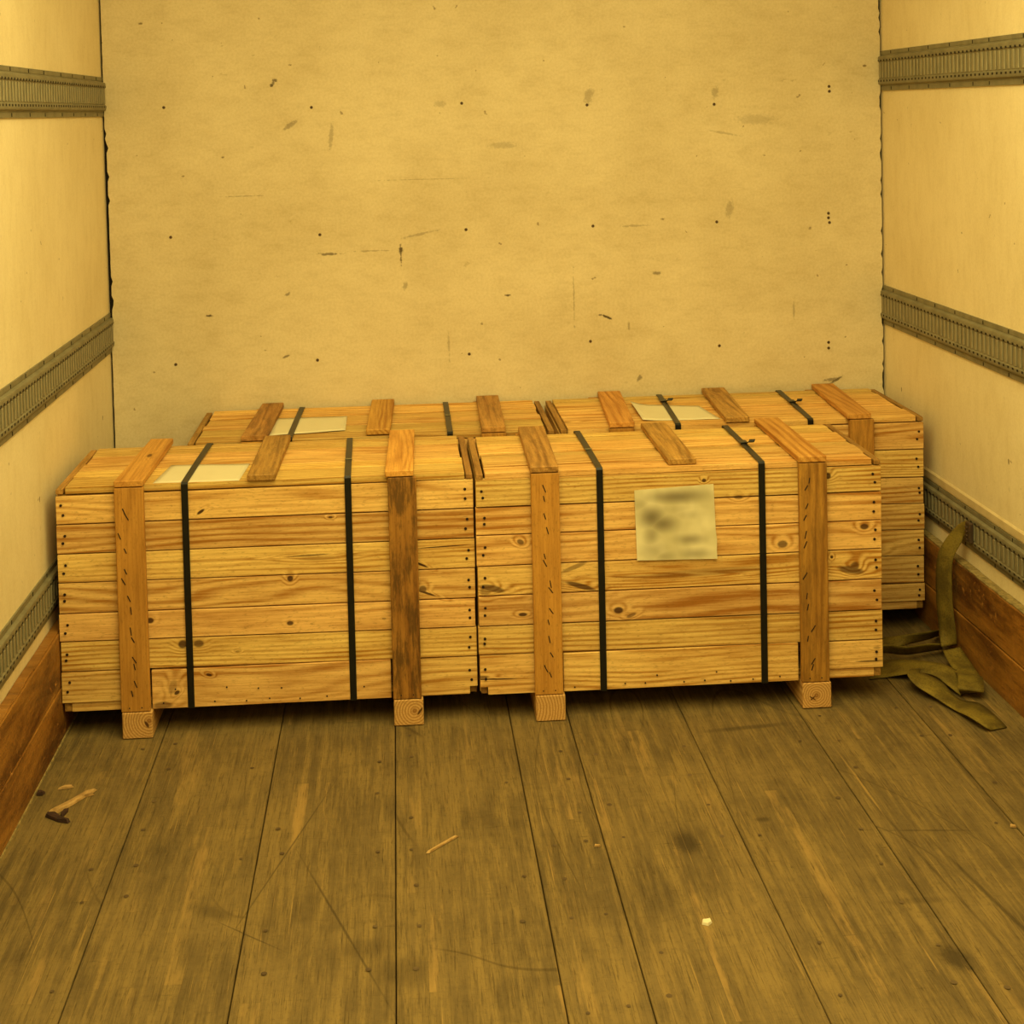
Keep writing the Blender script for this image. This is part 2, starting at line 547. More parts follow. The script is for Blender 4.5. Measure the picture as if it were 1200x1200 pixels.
# ------------------------------------------------------------------ cargo rails
def rail(side, z0, z1, label):
    h = z1 - z0
    e = empty('cargo_rail', ((0 if side == 0 else W), 0, z0))
    sg = 1 if side == 0 else -1
    prof = [(0.0005, 0), (.0045, 0), (.0045, .105), (.0035, .115), (.0035, .13), (.0125, .165), (.0135, .20), (.0135, .27), (.0105, .30),
            (.0105, .72), (.0135, .75), (.0135, .82), (.0125, .855), (.0035, .885), (.0035, .90), (.0045, .91), (.0045, 1), (.0005, 1)]
    pts = [(sg * a, b * h) for a, b in prof]
    prism('channel', M_rail, pts, YR + .02, 0.004 if z0 < .5 or side == 1 else 0.004, e)
    bm = bmesh.new()
    hb = bmesh.new()
    n = int((-YR - .03) / .0262)
    for i in range(n):
        y = -.012 - i * .0262
        x0, x1 = sorted((sg * .0100, sg * .0132))
        add_box(bm, x0, x1, y - .0052, y + .0052, .315 * h, .705 * h, .0012)
        x0, x1 = sorted((sg * .0128, sg * .0138))
        for zz in (.245, .755):
            add_box(hb, x0, x1, y + .0075, y + .0170, (zz - .024) * h, (zz + .024) * h, 0)
    tag(finish(bm, 'ribs', M_rib, e), kind='stuff')
    tag(finish(hb, 'slot_holes', M_dark, e), kind='stuff')
    # crimped flange seams
    fb = bmesh.new()
    y = -.09
    while y > YR + .1:
        for a in (.02, .91):
            x0, x1 = sorted((sg * .004, sg * .0056))
            add_box(fb, x0, x1, y - .0015, y + .0015, a * h, (a + .075) * h, 0)
        y -= rnd.uniform(.10, .2)
    tag(finish(fb, 'flange_seams', M_dark, e), kind='stuff')
    tag(e, label, 'rail')
    return e


rail(0, 1.5253, 1.6439, 'topmost slotted grey metal cargo rail on the left wall')
rail(0, .810, .9296, 'middle slotted grey metal cargo rail on the left wall, above the crate height')
rail(0, .2995, .4153, 'lowest slotted grey metal cargo rail on the left wall, just above the brown kick planks')
rail(1, 1.5498, 1.6736, 'topmost slotted grey metal cargo rail on the right wall')
rail(1, .820, .942, 'middle slotted grey metal cargo rail on the right wall, above the crate height')
rail(1, .3082, .4191, 'lowest slotted grey metal cargo rail on the right wall, with webbing strap hooked in')

# ------------------------------------------------------------------ crate materials
PL, PD = (232, 193, 114), (160, 106, 36)


def kl(*a):
    return list(a)


fl_k = kl((.250, .287, .010, .008, 0, .9), (.327, .224, .012, .011, 0, .85), (.366, .224, .014, .010, 0, .75), (.381, .551, .012, .004, -.6, .95),
          (.594, .376, .008, .008, 0, .9), (.591, .265, .009, .006, 0, .85), (.389, .146, .008, .004, .3, .9), (.697, .525, .006, .003, 0, .85),
          (.640, .432, .055, .0016, -.03, .9), (.665, .424, .05, .006, 0, .25), (.916, .398, .022, .003, .45, .95), (.929, .325, .026, .003, .35, .9), (.920, .335, .010, .010, .4, .7),
          (.970, .440, .07, .0016, -.03, .95), (.275, .075, .025, .010, 0, .6), (.310, .105, .008, .005, -.6, .9), (.30, .12, .01, .02, .3, .35), (.822, .266, .006, .003, 0, .5),
          (.52, .61, .012, .006, 0, .85), (.46, .2, .006, .003, 0, .4))
fr_k = kl((1.164, .448, .010, .007, .5, .75), (1.092, .334, .034, .009, .25, .75), (1.075, .33, .016, .013, 0, .5), (1.166, .266, .012, .005, 0, .9), (1.297, .379, .036, .006, -.35, .55),
          (1.311, .331, .042, .007, .30, .8), (1.405, .266, .013, .009, 0, .9), (1.437, .252, .014, .005, -.4, .6), (1.626, .584, .006, .005, 0, .9),
          (1.62, .352, .17, .010, -.03, .35), (1.50, .347, .12, .004, .03, .3), (1.939, .583, .009, .009, 0, .9), (1.713, .538, .012, .006, 0, .55), (2.031, .451, .012, .008, 0, .85),
          (1.822, .415, .014, .010, 0, .75), (1.995, .342, .036, .010, .2, .75), (2.005, .35, .012, .014, .6, .7), (1.947, .377, .004, .004, 0, .9), (2.042, .107, .04, .0018, 0, .95),
          (1.085, .106, .07, .002, .03, .95), (1.06, .112, .02, .004, 0, .7), (2.06, .14, .01, .004, 0, .3))
W_fl = wood('pine_boards_front_left', 'x', PL, PD, fl_k, autoknots=0.0, ringk=70)
W_fr = wood('pine_boards_front_right', 'x', PL, PD, fr_k, autoknots=0.0, ringk=70)
W_x = wood('pine_boards', 'x', PL, PD, autoknots=0.12, ringk=70)
W_lid = wood('pine_lid_boards', 'x', (230, 191, 110), (172, 120, 46), autoknots=0.10, ringk=55, fiber=.45, blotch=.3)
W_side = wood('pine_side_boards', 'y', PL, PD, autoknots=0.12)
W_bat = wood('pine_battens', 'y', (212, 158, 74), (160, 104, 36), autoknots=0.10, ringk=45)
W_batd = wood('weathered_battens', 'y', (192, 144, 72), (140, 96, 40), autoknots=0.10, ringk=45, stain=.35)
W_post = wood('pine_posts', 'z', (200, 148, 62), (152, 104, 36), autoknots=0.0, ringk=40, amp=2.0, ring_strength=.35)
W_postb = wood('bark_stained_posts', 'z', (166, 118, 48), (120, 78, 26), autoknots=0.0, ringk=60, stain=.75)
W_postg = wood('stained_posts', 'z', (190, 136, 56), (142, 94, 34), autoknots=0.0, ringk=45, stain=.3)
M_paper = flat('white_paper', (214, 202, 166), 0.7, var=0.3, scale=8, c2=(204, 188, 146), spec=0.2)
M_strap = flat('black_strapping', (13, 13, 10), 0.38, var=0.4, scale=50, c2=(24, 24, 18), spec=0.45)
M_clip = flat('strap_clip', (20, 20, 14), 0.35, 0.2, spec=0.6)


def end_grain(name, cx, cz, k, light=(206, 162, 96), dark=(158, 108, 52), crack=None):
    t = NT(name)
    P = t.tc.outputs['Object']
    x, y, z = t.sep(P)
    n = t.noise(P, (25, 1.5, 25), 1.0, 2)
    dx, dz = t.math('SUBTRACT', x, cx), t.math('SUBTRACT', z, cz)
    d = t.math('SQRT', t.math('ADD', t.math('MULTIPLY', dx, dx), t.math('MULTIPLY', dz, dz)))
    f = t.math('ADD', t.math('MULTIPLY', d, k), t.math('MULTIPLY', n, 1.2))
    r = t.math('MULTIPLY_ADD', t.math('SINE', t.math('MULTIPLY', f, 6.2832)), .5, .5)
    n2 = t.noise(P, (300, 20, 300), 1.0, 3)
    col = t.mix(t.math('MULTIPLY', t.math('POWER', r, 1.5), .8), lin(light), lin(dark))
    col = t.mix(t.rng(n2, .4, .8, 0, .4), col, lin((120, 78, 34)))
    col = t.mix(t.rng(d, .010, .004, 0, .5), col, lin((110, 60, 22)))
    if crack:
        dk = None
        for (mx, mz, rx, rz, ang) in crack:
            e = t.ellipse(P, (mx, 0, mz), (rx, 50, rz), 1, ang)
            m = t.rng(e, 1.2, .6, 0, .9)
            dk = m if dk is None else t.math('MAXIMUM', dk, m)
        col = t.mix(dk, col, lin((60, 26, 8)))
    t.bump(n2, .3, .001)
    return t.done(col, .75, .2)


# ------------------------------------------------------------------ crates
ZB = [.605, .532, .459, .388, .313, .239, .164]      # board joints, the lowest board ends at .067 or .091


def crate(nm, X0, X1, YF, depth, zb_l, zb_r, bat_x, bat_y, strap_x, front_mat, post_mats, bat_mats, leg_mats,
          nail_slits, label, outer_short, front_board_tone, mid_front=-.010, bat_back=None, skew=0.0):
    """X0..X1 outer width, YF front surface of the boards; everything in crate space = world space moved to the crate's base"""
    e = tag(empty('wooden_crate', (0, 0, 0)), label, 'crate', 'pine crates strapped in two rows in the truck')
    YB = YF + depth
    T = .018
    # ---- front boards, full width, 7 rows; edges not quite parallel
    for i in range(7):
        zt_l, zt_r = zb_l[i], zb_r[i]
        zl_l, zl_r = (zb_l[i + 1], zb_r[i + 1]) if i < 6 else (None, None)
        g = rnd.uniform(.0009, .0021)
        yo = rnd.uniform(-.0012, .0012)
        xl, xr = X0 + rnd.uniform(-.001, .002), X1 - rnd.uniform(-.001, .002)
        sd = (rnd.random(), front_board_tone[i], rnd.random())
        if i < 6:
            c = []
            for x, zt, zl in ((xl, zt_l, zl_l), (xr, zt_r, zl_r)):
                for y in (YF + yo, YF + T):
                    c += [(x, y, zl + g), (x, y, zt - g)]
            hexa('board', front_mat, c, .0010, e, sd)
        else:
            # lowest row: outer pieces left and right of the posts, tall rail between them
            pl, pr = bat_x[0] + .035, bat_x[2] + .035
            for (xa, xb, side) in ((xl, pl, 0), (pr, xr, 1)):
                short = outer_short[side]
                zlow = .0905 if short else .0675
                zt = (zb_l, zb_r)[side][6]
                if short:
                    box('board', front_mat, xa, xb, YF + yo, YF + T, zlow, zt - g, .0010, e, sd)
                    # base rail showing below it
                    a, b = (xa + .022, xb) if side == 0 else (xa, xb - .022)
                    box('base_rail', W_x, a, b, YF + .004, YF + .022, .0665, .0895, .001, e, rseed(.45, .1))
                    a, b = (xa + .004, xa + .0215) if side == 0 else (xb - .0215, xb - .004)
                    box('end_block', W_batd, a, b, YF + .006, YF + .024, .0670, .0895, .001, e, rseed(.2, .1))
                else:
                    bm = bmesh.new()
                    notch = .019
                    pts = [(xa, zt - g), (xb, zt - g), (xb, zlow), (xa, zlow)]
                    if side == 0:
                        pts = [(xa, zt - g), (xb, zt - g), (xb, zlow), (xa + notch, zlow), (xa + notch, zlow + .019), (xa, zlow + .019)]
                    else:
                        pts = [(xa, zt - g), (xb, zt - g), (xb, zlow + .019), (xb - notch, zlow + .019), (xb - notch, zlow), (xa, zlow)]
                    prism('board', front_mat, pts, YF + yo, YF + T, e, sd)
                    a, b = (xa + .002, xa + notch - .001) if side == 0 else (xb - notch + .001, xb - .002)
                    box('end_block', W_batd, a, b, YF + .010, YF + .024, .0670, .0855, .001, e, rseed(.0, .05))
            box('bottom_rail', front_mat, bat_x[0] + .073, bat_x[2] - .004, YF - .002 + yo, YF + T, .0668, (zb_l[6] + zb_r[6]) / 2 - g, .0010, e,
                (rnd.random(), front_board_tone[6], rnd.random()))
    # ---- side and rear boards
    for i in range(7):
        zt = (zb_l[i] + zb_r[i]) / 2
        zl = (zb_l[i + 1] + zb_r[i + 1]) / 2 if i < 6 else .068
        box('board', W_side, X0 + .001, X0 + .016, YF + T + .001, YB - T - .001, zl + .001, zt - .001, .001, e, rseed())
        box('board', W_side, X1 - .016, X1 - .001, YF + T + .001, YB - T - .001, zl + .001, zt - .001, .001, e, rseed())
        box('board', W_x, X0, X1, YB - T, YB, zl + .001, zt - .001, .001, e, rseed())
    box('base_panel', W_x, X0 + .025, X1 - .025, YF + .026, YB - T - .001, .070, .086, .001, e, rseed())
    # ---- lid boards
    LX0, LX1 = X0 + .024, X1 - .022
    y = YF - .001
    widths = [.098, .062, .072, .086, .050, .036] if nm in ('fl', 'br') else [.070, .084, .050, .092, .062, .05]
    tot = sum(widths)
    k = 0
    for wd in widths:
        wd = wd * (depth + .001) / tot
        dz = rnd.uniform(-.0022, .0020)
        tilt = rnd.uniform(-.0014, .0010)
        c = []
        jx0, jx1 = rnd.uniform(-.003, .003), rnd.uniform(-.003, .003)
        for x in (LX0 + jx0, LX1 + jx1):
            for yy, tt in ((y + .0022, -tilt), (y + wd - .0022, tilt)):
                c += [(x, yy, .6070), (x, yy, .6215 + dz + tt)]
        hexa('lid_board', W_lid, c, .0012, e, rseed(.52, .30))
        y += wd
        k += 1
    # ---- rails along the two ends beside the lid
    for (a, b) in ((X0 + .002, X0 + .019), (X1 - .017, X1 - .001)):
        box('end_rail', W_batd, a, b, YF - .001, YB - .004, .6075, .6195, .001, e, rseed(.35, .2))
    # ---- posts front and rear, top battens, skids
    for n_, bx in enumerate(bat_x):
        if n_ != 1:
            box('post', post_mats[0 if n_ == 0 else 1], bx, bx + .070, YF - .018, YF - .003, .068, .6215, .0015, e, rseed(.5, .12))
            box('post', post_mats[0 if n_ == 0 else 1], bx, bx + .070, YB + .001, YB + .015, .068, .6215, .0015, e, rseed(.5, .12))
            box('skid', leg_mats[0 if n_ == 0 else 1], bx + .001, bx + .074, YF - .0185, YB + .014, .0015, .0662, .002, e, rseed(.5, .1))
    for n_, bx in enumerate(bat_x):
        fx0, fx1, bx0, bx1, ya, yb = bat_y[n_]
        c = []
        th = .0156
        zb = .6237
        for (xf, xb_) in ((fx0, bx0), (fx1, bx1)):
            for yy, xx in ((ya, xf), (yb, xb_)):
                c += [(xx, yy, zb), (xx, yy, zb + th)]
        hexa('batten', bat_mats[n_], c, .0018, e, rseed(.55, .15))
    # ---- plastic straps round the crate
    for (sx, sxb) in strap_x:
        bm = bmesh.new()
        w2, t2 = .0082, .0012
        loop = [(YF - .0030, .0662), (YF - .0042, .34), (YF - .0030, .6205), (YF + .002, .6250), (YF + depth * .5, .6262), (YB - .002, .6250), (YB + .003, .6205), (YB + .003, .0662), (YB - .004, .0650), (YF + .004, .0650)]
        ctr = Vector((YF + depth / 2, .35))
        vin, vout = [], []
        for (yy, zz) in loop:
            fr = min(1, max(0, (yy - YF) / depth))
            xx = sx + (sxb - sx) * fr
            d = (Vector((yy, zz)) - ctr)
            d = Vector((math.copysign(1, d.x) if abs(d.x) > depth * .45 else 0, math.copysign(1, d.y) if abs(d.y) > .26 else 0))
            vin.append([bm.verts.new((xx - w2, yy, zz)), bm.verts.new((xx + w2, yy, zz))])
            vout.append([bm.verts.new((xx - w2, yy + d.x * t2, zz + d.y * t2)), bm.verts.new((xx + w2, yy + d.x * t2, zz + d.y * t2))])
        n = len(loop)
        for i in range(n):
            j = (i + 1) % n
            bm.faces.new((vout[i][0], vout[i][1], vout[j][1], vout[j][0]))
            bm.faces.new((vin[i][1], vin[i][0], vin[j][0], vin[j][1]))
            bm.faces.new((vin[i][0], vout[i][0], vout[j][0], vin[j][0]))
            bm.faces.new((vout[i][1], vin[i][1], vin[j][1], vout[j][1]))
        finish(bm, 'strap', M_strap, e)
    # ---- nails at board ends, lower rail, posts
    bm = bmesh.new()

    def nail(x, z, r=.0036, y=YF - .0014):
        ret = bmesh.ops.create_cone(bm, cap_ends=True, segments=7, radius1=r, radius2=r, depth=.0014,
                                    matrix=Matrix.Translation((x, y, z)) @ Matrix.Rotation(math.radians(90), 4, 'X'))
    for i in range(7):
        for side in (0, 1):
            zt = (zb_l, zb_r)[side][i]
            zl = (zb_l, zb_r)[side][i + 1] if i < 6 else (.0905 if outer_short[side] else .070)
            h = zt - zl
            for q, f_ in enumerate((.42, .68)):
                x = (X0 + .013 + rnd.uniform(0, .008)) if side == 0 else (X1 - .013 - rnd.uniform(0, .008))
                nail(x, zl + h * (f_ + rnd.uniform(-.06, .06)) - .004)
    xx = bat_x[0] + .10
    while xx < bat_x[2] - .03:
        nail(xx, .078 + rnd.uniform(-.003, .003), .0021, YF - .0034)
        if rnd.random() < .4: nail(xx + .03, .105 + rnd.uniform(-.01, .01), .0021, YF - .0034)
        xx += rnd.uniform(.045, .10)
    for bx in (bat_x[0], bat_x[2]):
        for q in (.02, .05): nail(bx + q, .078, .0018, YF - .0182)
    for (bx, tilt, pts) in nail_slits:
        for (px_, pz_) in pts:
            a = tilt + rnd.uniform(-.25, .25)
            L_, w_ = rnd.uniform(.0065, .0105), .0012
            dx, dz = math.sin(a) * L_, math.cos(a) * L_
            nx, nz = math.cos(a) * w_, -math.sin(a) * w_
            y0, y1 = YF - .0188, YF - .0175
            add_hexa(bm, [(px_ + s * dx + tt * nx, yy, pz_ + s * dz + tt * nz) for s in (-1, 1) for yy in (y0, y1) for tt in (-1, 1)])
    tag(finish(bm, 'nails', M_nail, e), kind='stuff')
    return e


def offs(v, d):
    return [a + d for a in v]


P1 = [(.199, .563), (.205, .550), (.186, .504), (.199, .467), (.198, .416), (.192, .392), (.204, .349), (.208, .319), (.206, .268), (.210, .247), (.212, .197), (.212, .180), (.213, .137), (.204, .114)]
P3 = [(1.224, .584), (1.223, .559), (1.224, .515), (1.230, .479), (1.222, .415), (1.222, .398), (1.235, .345), (1.235, .330), (1.235, .278), (1.228, .250), (1.229, .207), (1.234, .168), (1.219, .134), (1.230, .118)]
P4 = [(1.887, .578), (1.879, .560), (1.880, .514), (1.875, .485), (1.876, .442), (1.875, .417), (1.873, .338), (1.877, .287), (1.879, .259), (1.892, .204), (1.878, .179), (1.891, .121), (1.889, .106)]

EG1 = end_grain('end_grain_knotty', .243, .045, 150, crack=[(.237, .036, .004, .010, -.5)])
EG2 = end_grain('end_grain_rings', .892, .038, 150, crack=[(.905, .036, .003, .012, .6)])
EG3 = end_grain('end_grain_arcs', 1.150, .035, 140)
EG4 = end_grain('end_grain_heart', 1.898, .034, 170, crack=[(1.888, .027, .011, .002, .6), (1.888, .027, .009, .002, -.7)])
EG5 = end_grain('end_grain_plain', .6, .1, 140)

YFF = -.863
YFR = -.877
front_left = crate('fl', .031, 1.050, YFF, .408,
                   [.6035, .532, .459, .388, .312, .242, .168], [.607, .533, .458, .383, .308, .235, .161],
                   (.1765, .496, .840), [(.1765, .2465, .190, .252, YFF - .019, YFF + .425), (.497, .565, .502, .573, YFF - .008, YFF + .415), (.834, .903, .845, .913, YFF - .019, YFF + .428)],
                   [(.3440, .3540), (.7420, .7350)], W_fl, (W_post, W_postb), (W_bat, W_batd, W_bat), (EG1, EG2),
                   [(.18, -.3, P1)],
                   'long pine crate in the front row, nearer the left wall, no label on its front', (True, False),
                   (.62, .42, .60, .52, .62, .60, .52))
front_right = crate('fr', 1.0555, 2.0745, YFR, .408,
                    [.609, .537, .467, .390, .315, .240, .167], [.606, .539, .466, .394, .316, .238, .161],
                    (1.1915, 1.538, 1.862), [(1.1900, 1.2600, 1.200, 1.272, YFR - .019, YFR + .425), (1.538, 1.609, 1.541, 1.612, YFR + .006, YFR + .415), (1.860, 1.931, 1.863, 1.932, YFR - .019, YFR + .425)],
                    [(1.3640, 1.3610), (1.7710, 1.7760)], W_fr, (W_post, W_postg), (W_batd, W_batd, W_bat), (EG3, EG4),
                    [(1.19, -.4, P3), (1.86, .4, P4)],
                    'long pine crate in the front row with a blurred white paper label on its front', (False, True),
                    (.45, .60, .62, .58, .42, .48, .62))
YBK = -.425
back_left = crate('bl', .286, 1.304, YBK, .405, ZB, ZB, (.4365, .779, 1.099),
                  [(.4365, .5065, .455, .520, YBK - .019, YBK + .418), (.779, .845, .789, .858, YBK + .003, YBK + .415), (1.099, 1.166, 1.110, 1.178, YBK - .019, YBK + .418)],
                  [(.567, .577), (1.012, 1.014)], W_x, (W_post, W_postg), (W_batd, W_bat, W_batd), (EG5, EG5), [],
                  'pine crate in the back row on the left, its front hidden by the front row', (True, True), (.5,) * 7)
back_right = crate('br', 1.320, 2.357, YBK, .405,
                   ZB, [.605, .527, .446, .370, .296, .220, .141], (1.457, 1.790, 2.139),
                   [(1.457, 1.527, 1.487, 1.557, YBK - .019, YBK + .418), (1.788, 1.856, 1.812, 1.884, YBK - .005, YBK + .415), (2.131, 2.200, 2.160, 2.230, YBK - .019, YBK + .418)],
                   [(1.653, 1.676), (2.031, 2.051)], W_x, (W_postg, W_postg), (W_bat, W_batd, W_bat), (EG5, EG5), [],
                   'pine crate in the back row, at the right, sticking out beside the front row', (True, True), (.48, .55, .40, .42, .5, .38, .42))


# strap clips
def clip(parent, x, y, z=.6275):
    bm = bmesh.new()
    add_box(bm, x - .0105, x + .0105, y - .014, y + .014, z, z + .0035, .001)
    # sprung loose end of the strap curling up
    prev = None
    for i in range(9):
        a = i / 8.0 * 2.6
        yy, zz = y - .012 - .014 * math.sin(a), z + .003 + .0045 * (1 - math.cos(a))
        xx = x + .010 + .010 * i / 8
        row = [bm.verts.new((xx - .008, yy, zz)), bm.verts.new((xx + .008, yy, zz)), bm.verts.new((xx + .008, yy, zz + .0012)), bm.verts.new((xx - .008, yy, zz + .0012))]
        if prev:
            for q in range(4):
                bm.faces.new((prev[q], prev[(q + 1) % 4], row[(q + 1) % 4], row[q]))
        else:
            bm.faces.new(row)
        prev = row
    bm.faces.new(list(reversed(prev)))
    finish(bm, 'strap_clip', M_clip, parent)


def seal(parent, x, y, z=.6274):
    box('strap_seal', flat('crimped_seal', (120, 116, 88), .35, .6), x - .0095, x + .0095, y - .004, y + .004, z, z + .0016, .0005, parent)


clip(front_right, 1.7745, -.680)
clip(back_right, 1.669, -.125)
clip(back_right, 2.042, -.200)
seal(front_left, .739, -.700)
seal(front_right, 1.363, -.690)
seal(back_left, 1.013, -.22)


def thicken(bm, off):
    """close an open sheet with a second layer shifted by off"""
    faces = list(bm.faces)
    rim = [e for e in bm.edges if len(e.link_faces) == 1]
    twin = {v: bm.verts.new(v.co + off) for v in list(bm.verts)}
    for f in faces:
        bm.faces.new([twin[v] for v in reversed(f.verts)])
    for e_ in rim:
        a, b = e_.verts
        bm.faces.new((a, b, twin[b], twin[a]))


# label stapled on the front of the right crate: blurred, unreadable print
def label_mat():
    t = NT('label_print')
    P = t.tc.outputs['Object']
    dk = None
    cx, cz = 1.452, .389
    lw, lh = .200, .181
    for (u, v, ru, rv, d) in [(.52, .13, .30, .075, .75), (.20, .40, .13, .13, .8), (.34, .50, .14, .09, .75), (.19, .66, .08, .13, .5), (.22, .86, .13, .10, .4),
                              (.68, .73, .15, .06, .6), (.74, .93, .16, .06, .5), (.06, .22, .10, .08, .3), (.36, .95, .12, .06, .4), (.45, .30, .2, .05, .2), (.68, .38, .14, .05, .22)]:
        e = t.ellipse(P, (cx + u * lw, 0, cz + (1 - v) * lh), (ru * lw, 50, rv * lh), 1, 0)
        m = t.rng(e, 2.0, .0, 0, min(1, d * 1.15))
        dk = m if dk is None else t.math('MAXIMUM', dk, m)
    n = t.noise(P, (1, 1, 1), 14, 2)
    col = t.mix(t.rng(n, .3, .7), lin((224, 212, 168)), lin((196, 184, 140)))
    col = t.mix(dk, col, lin((116, 104, 76)))
    return t.done(col, .65, .2)


bm = bmesh.new()
yl = YFR - .0030
N = 8
cTL, cTR, cBL, cBR = Vector((1.450, 0, .5665)), Vector((1.649, 0, .575)), Vector((1.4535, 0, .3905)), Vector((1.655, 0, .387))
grid = []
for i in range(N + 1):
    for j in range(N + 1):
        u, v = i / N, j / N
        p = (cBL * (1 - u) + cBR * u) * (1 - v) + (cTL * (1 - u) + cTR * u) * v
        if i == N and j == 2: p.x += .002
        curl = .0035 * (1 - v) ** 3 * (0.4 + .6 * u) + .0006 * math.sin(u * 7 + v * 5)
        grid.append(bm.verts.new((p.x, yl - abs(curl), p.z)))
for i in range(N):
    for j in range(N):
        a = i * (N + 1) + j
        bm.faces.new((grid[a], grid[a + N + 1], grid[a + N + 2], grid[a + 1]))
thicken(bm, Vector((0, .0006, 0)))
lab = finish(bm, 'paper_label', label_mat(), front_right)
lab['label'] = 'white paper label with blurred grey print'


# loose paper sheets lying on the lids, under the straps
def sheet(name, pts, z, label, curl=0.0, nU=14, nV=8):
    bm = bmesh.new()
    a, b, c, d = [Vector((p[0], p[1], 0)) for p in pts]   # near-left, near-right, far-right, far-left
    g = []
    ctr = (a + b + c + d) / 4
    for i in range(nU + 1):
        for j in range(nV + 1):
            u, v = i / nU, j / nV
            p = (a * (1 - u) + b * u) * (1 - v) + (d * (1 - u) + c * u) * v
            zz = z + .0004 + .0007 * (math.sin(u * 9 + v * 4) + 1) * .5
            if curl: zz += curl * max(0, (.30 - u) / .30) ** 2 * (.4 + .6 * v)
            g.append(bm.verts.new((p.x - ctr.x, p.y - ctr.y, zz)))
    for i in range(nU):
        for j in range(nV):
            k = i * (nV + 1) + j
            bm.faces.new((g[k], g[k + nV + 1], g[k + nV + 2], g[k + 1]))
    thicken(bm, Vector((0, 0, -.0004)))
    o = finish(bm, name, M_paper)
    for p in o.data.polygons: p.use_smooth = True
    o.location = (ctr.x, ctr.y, 0)
    tag(o, label, 'paper')
    return o


sheet('paper_sheet', [(.266, -.856), (.476, -.862), (.486, -.695), (.284, -.678)], .6236, 'blank white paper sheet under the strap on the front left crate lid')
sheet('paper_sheet', [(.508, -.383), (.719, -.350), (.718, -.164), (.504, -.162)], .6236, 'blank white paper sheet on the lid of the back left crate')
sheet('paper_sheet', [(1.563, -.372), (1.785, -.380), (1.763, -.197), (1.566, -.140)], .6236, 'white paper sheet with curled left edge on the back right crate lid', curl=.010)


# ------------------------------------------------------------------ webbing strap
def web_mat():
    t = NT('olive_webbing')
    P = t.tc.outputs['Object']
    n = t.noise(P, (1, 1, 1), 240, 2)
    n2 = t.noise(P, (1, 1, 1), 14, 4, .6)
    col = t.mix(t.rng(n2, .35, .7), lin((124, 104, 38)), lin((84, 68, 24)))
    col = t.mix(t.rng(n, .4, .7, 0, .4), col, lin((60, 50, 20)))
    t.bump(n, .4, .001)
    return t.done(col, .75, .2)


M_web = web_mat()


def ribbon(name, pairs, parent, sub=5, th=.0022):
    """smooth webbing through left/right edge pairs"""
    A = [Vector(p[0]) for p in pairs]
    B = [Vector(p[1]) for p in pairs]

    def cr(L, i, t):
        p0, p1, p2, p3 = L[max(i - 1, 0)], L[i], L[i + 1], L[min(i + 2, len(L) - 1)]
        return .5 * ((2 * p1) + (-p0 + p2) * t + (2 * p0 - 5 * p1 + 4 * p2 - p3) * t * t + (-p0 + 3 * p1 - 3 * p2 + p3) * t ** 3)
    rows = []
    for i in range(len(pairs) - 1):
        for s in range(sub): rows.append((cr(A, i, s / sub), cr(B, i, s / sub)))
    rows.append((A[-1], B[-1]))
    bm = bmesh.new()
    K = 4
    g = [[bm.verts.new(a.lerp(b, k / K)) for k in range(K + 1)] for a, b in rows]
    for i in range(len(g) - 1):
        for k in range(K):
            bm.faces.new((g[i][k], g[i][k + 1], g[i + 1][k + 1], g[i + 1][k]))
    bmesh.ops.recalc_face_normals(bm, faces=bm.faces)
    bmesh.ops.solidify(bm, geom=list(bm.faces), thickness=th)
    for v in bm.verts:
        if v.co.z < .0015: v.co.z = .0015
    o = finish(bm, name, M_web, parent)
    for p in o.data.polygons: p.use_smooth = True
    return o


web = tag(empty('webbing_strap', (0, 0, 0)), 'olive webbing strap hanging from the low right rail and piled on the floor', 'strap')
ribbon('hanging_length', [((2.383, -.668, .392), (2.383, -.664, .350)), ((2.368, -.640, .372), (2.381, -.650, .345)), ((2.340, -.612, .318), (2.372, -.650, .325)), ((2.325, -.600, .265), (2.352, -.640, .268)),
                          ((2.322, -.600, .165), (2.352, -.640, .158)), ((2.326, -.606, .080), (2.360, -.642, .075)), ((2.318, -.640, .040), (2.366, -.628, .040))], web)
ribbon('folded_length', [((2.308, -.679, .045), (2.360, -.666, .048)), ((2.304, -.723, .035), (2.364, -.711, .032)), ((2.299, -.781, .030), (2.352, -.805, .030)),
                         ((2.282, -.841, .042), (2.343, -.855, .038)), ((2.262, -.890, .034), (2.322, -.905, .026)), ((2.275, -.878, .010), (2.335, -.862, .006))], web)
ribbon('floor_length', [((2.275, -.875, .008), (2.347, -.812, .014)), ((2.258, -.832, .018), (2.313, -.780, .028)), ((2.239, -.795, .028), (2.280, -.755, .040)), ((2.207, -.772, .028), (2.243, -.730, .040)),
                        ((2.166, -.755, .018), (2.210, -.690, .030)), ((2.132, -.737, .006), (2.174, -.660, .020)), ((2.085, -.740, .004), (2.121, -.645, .010))], web)
ribbon('looped_end', [((2.222, -.750, .030), (2.182, -.775, .040)), ((2.203, -.785, .036), (2.159, -.820, .044)), ((2.219, -.803, .034), (2.168, -.852, .030)), ((2.244, -.832, .026), (2.196, -.895, .018)),
                      ((2.262, -.893, .008), (2.225, -.961, .010)), ((2.301, -.925, .008), (2.235, -1.025, .020)), ((2.309, -.992, .010), (2.253, -1.072, .016)), ((2.315, -1.056, .004), (2.269, -1.070, .004))], web)
ribbon('shaded_length', [((2.100, -.585, .006), (2.110, -.610, .030)), ((2.177, -.590, .010), (2.180, -.612, .040)), ((2.229, -.610, .010), (2.224, -.645, .045)), ((2.293, -.597, .010), (2.281, -.632, .045)), ((2.345, -.584, .010), (2.325, -.625, .040))], web)
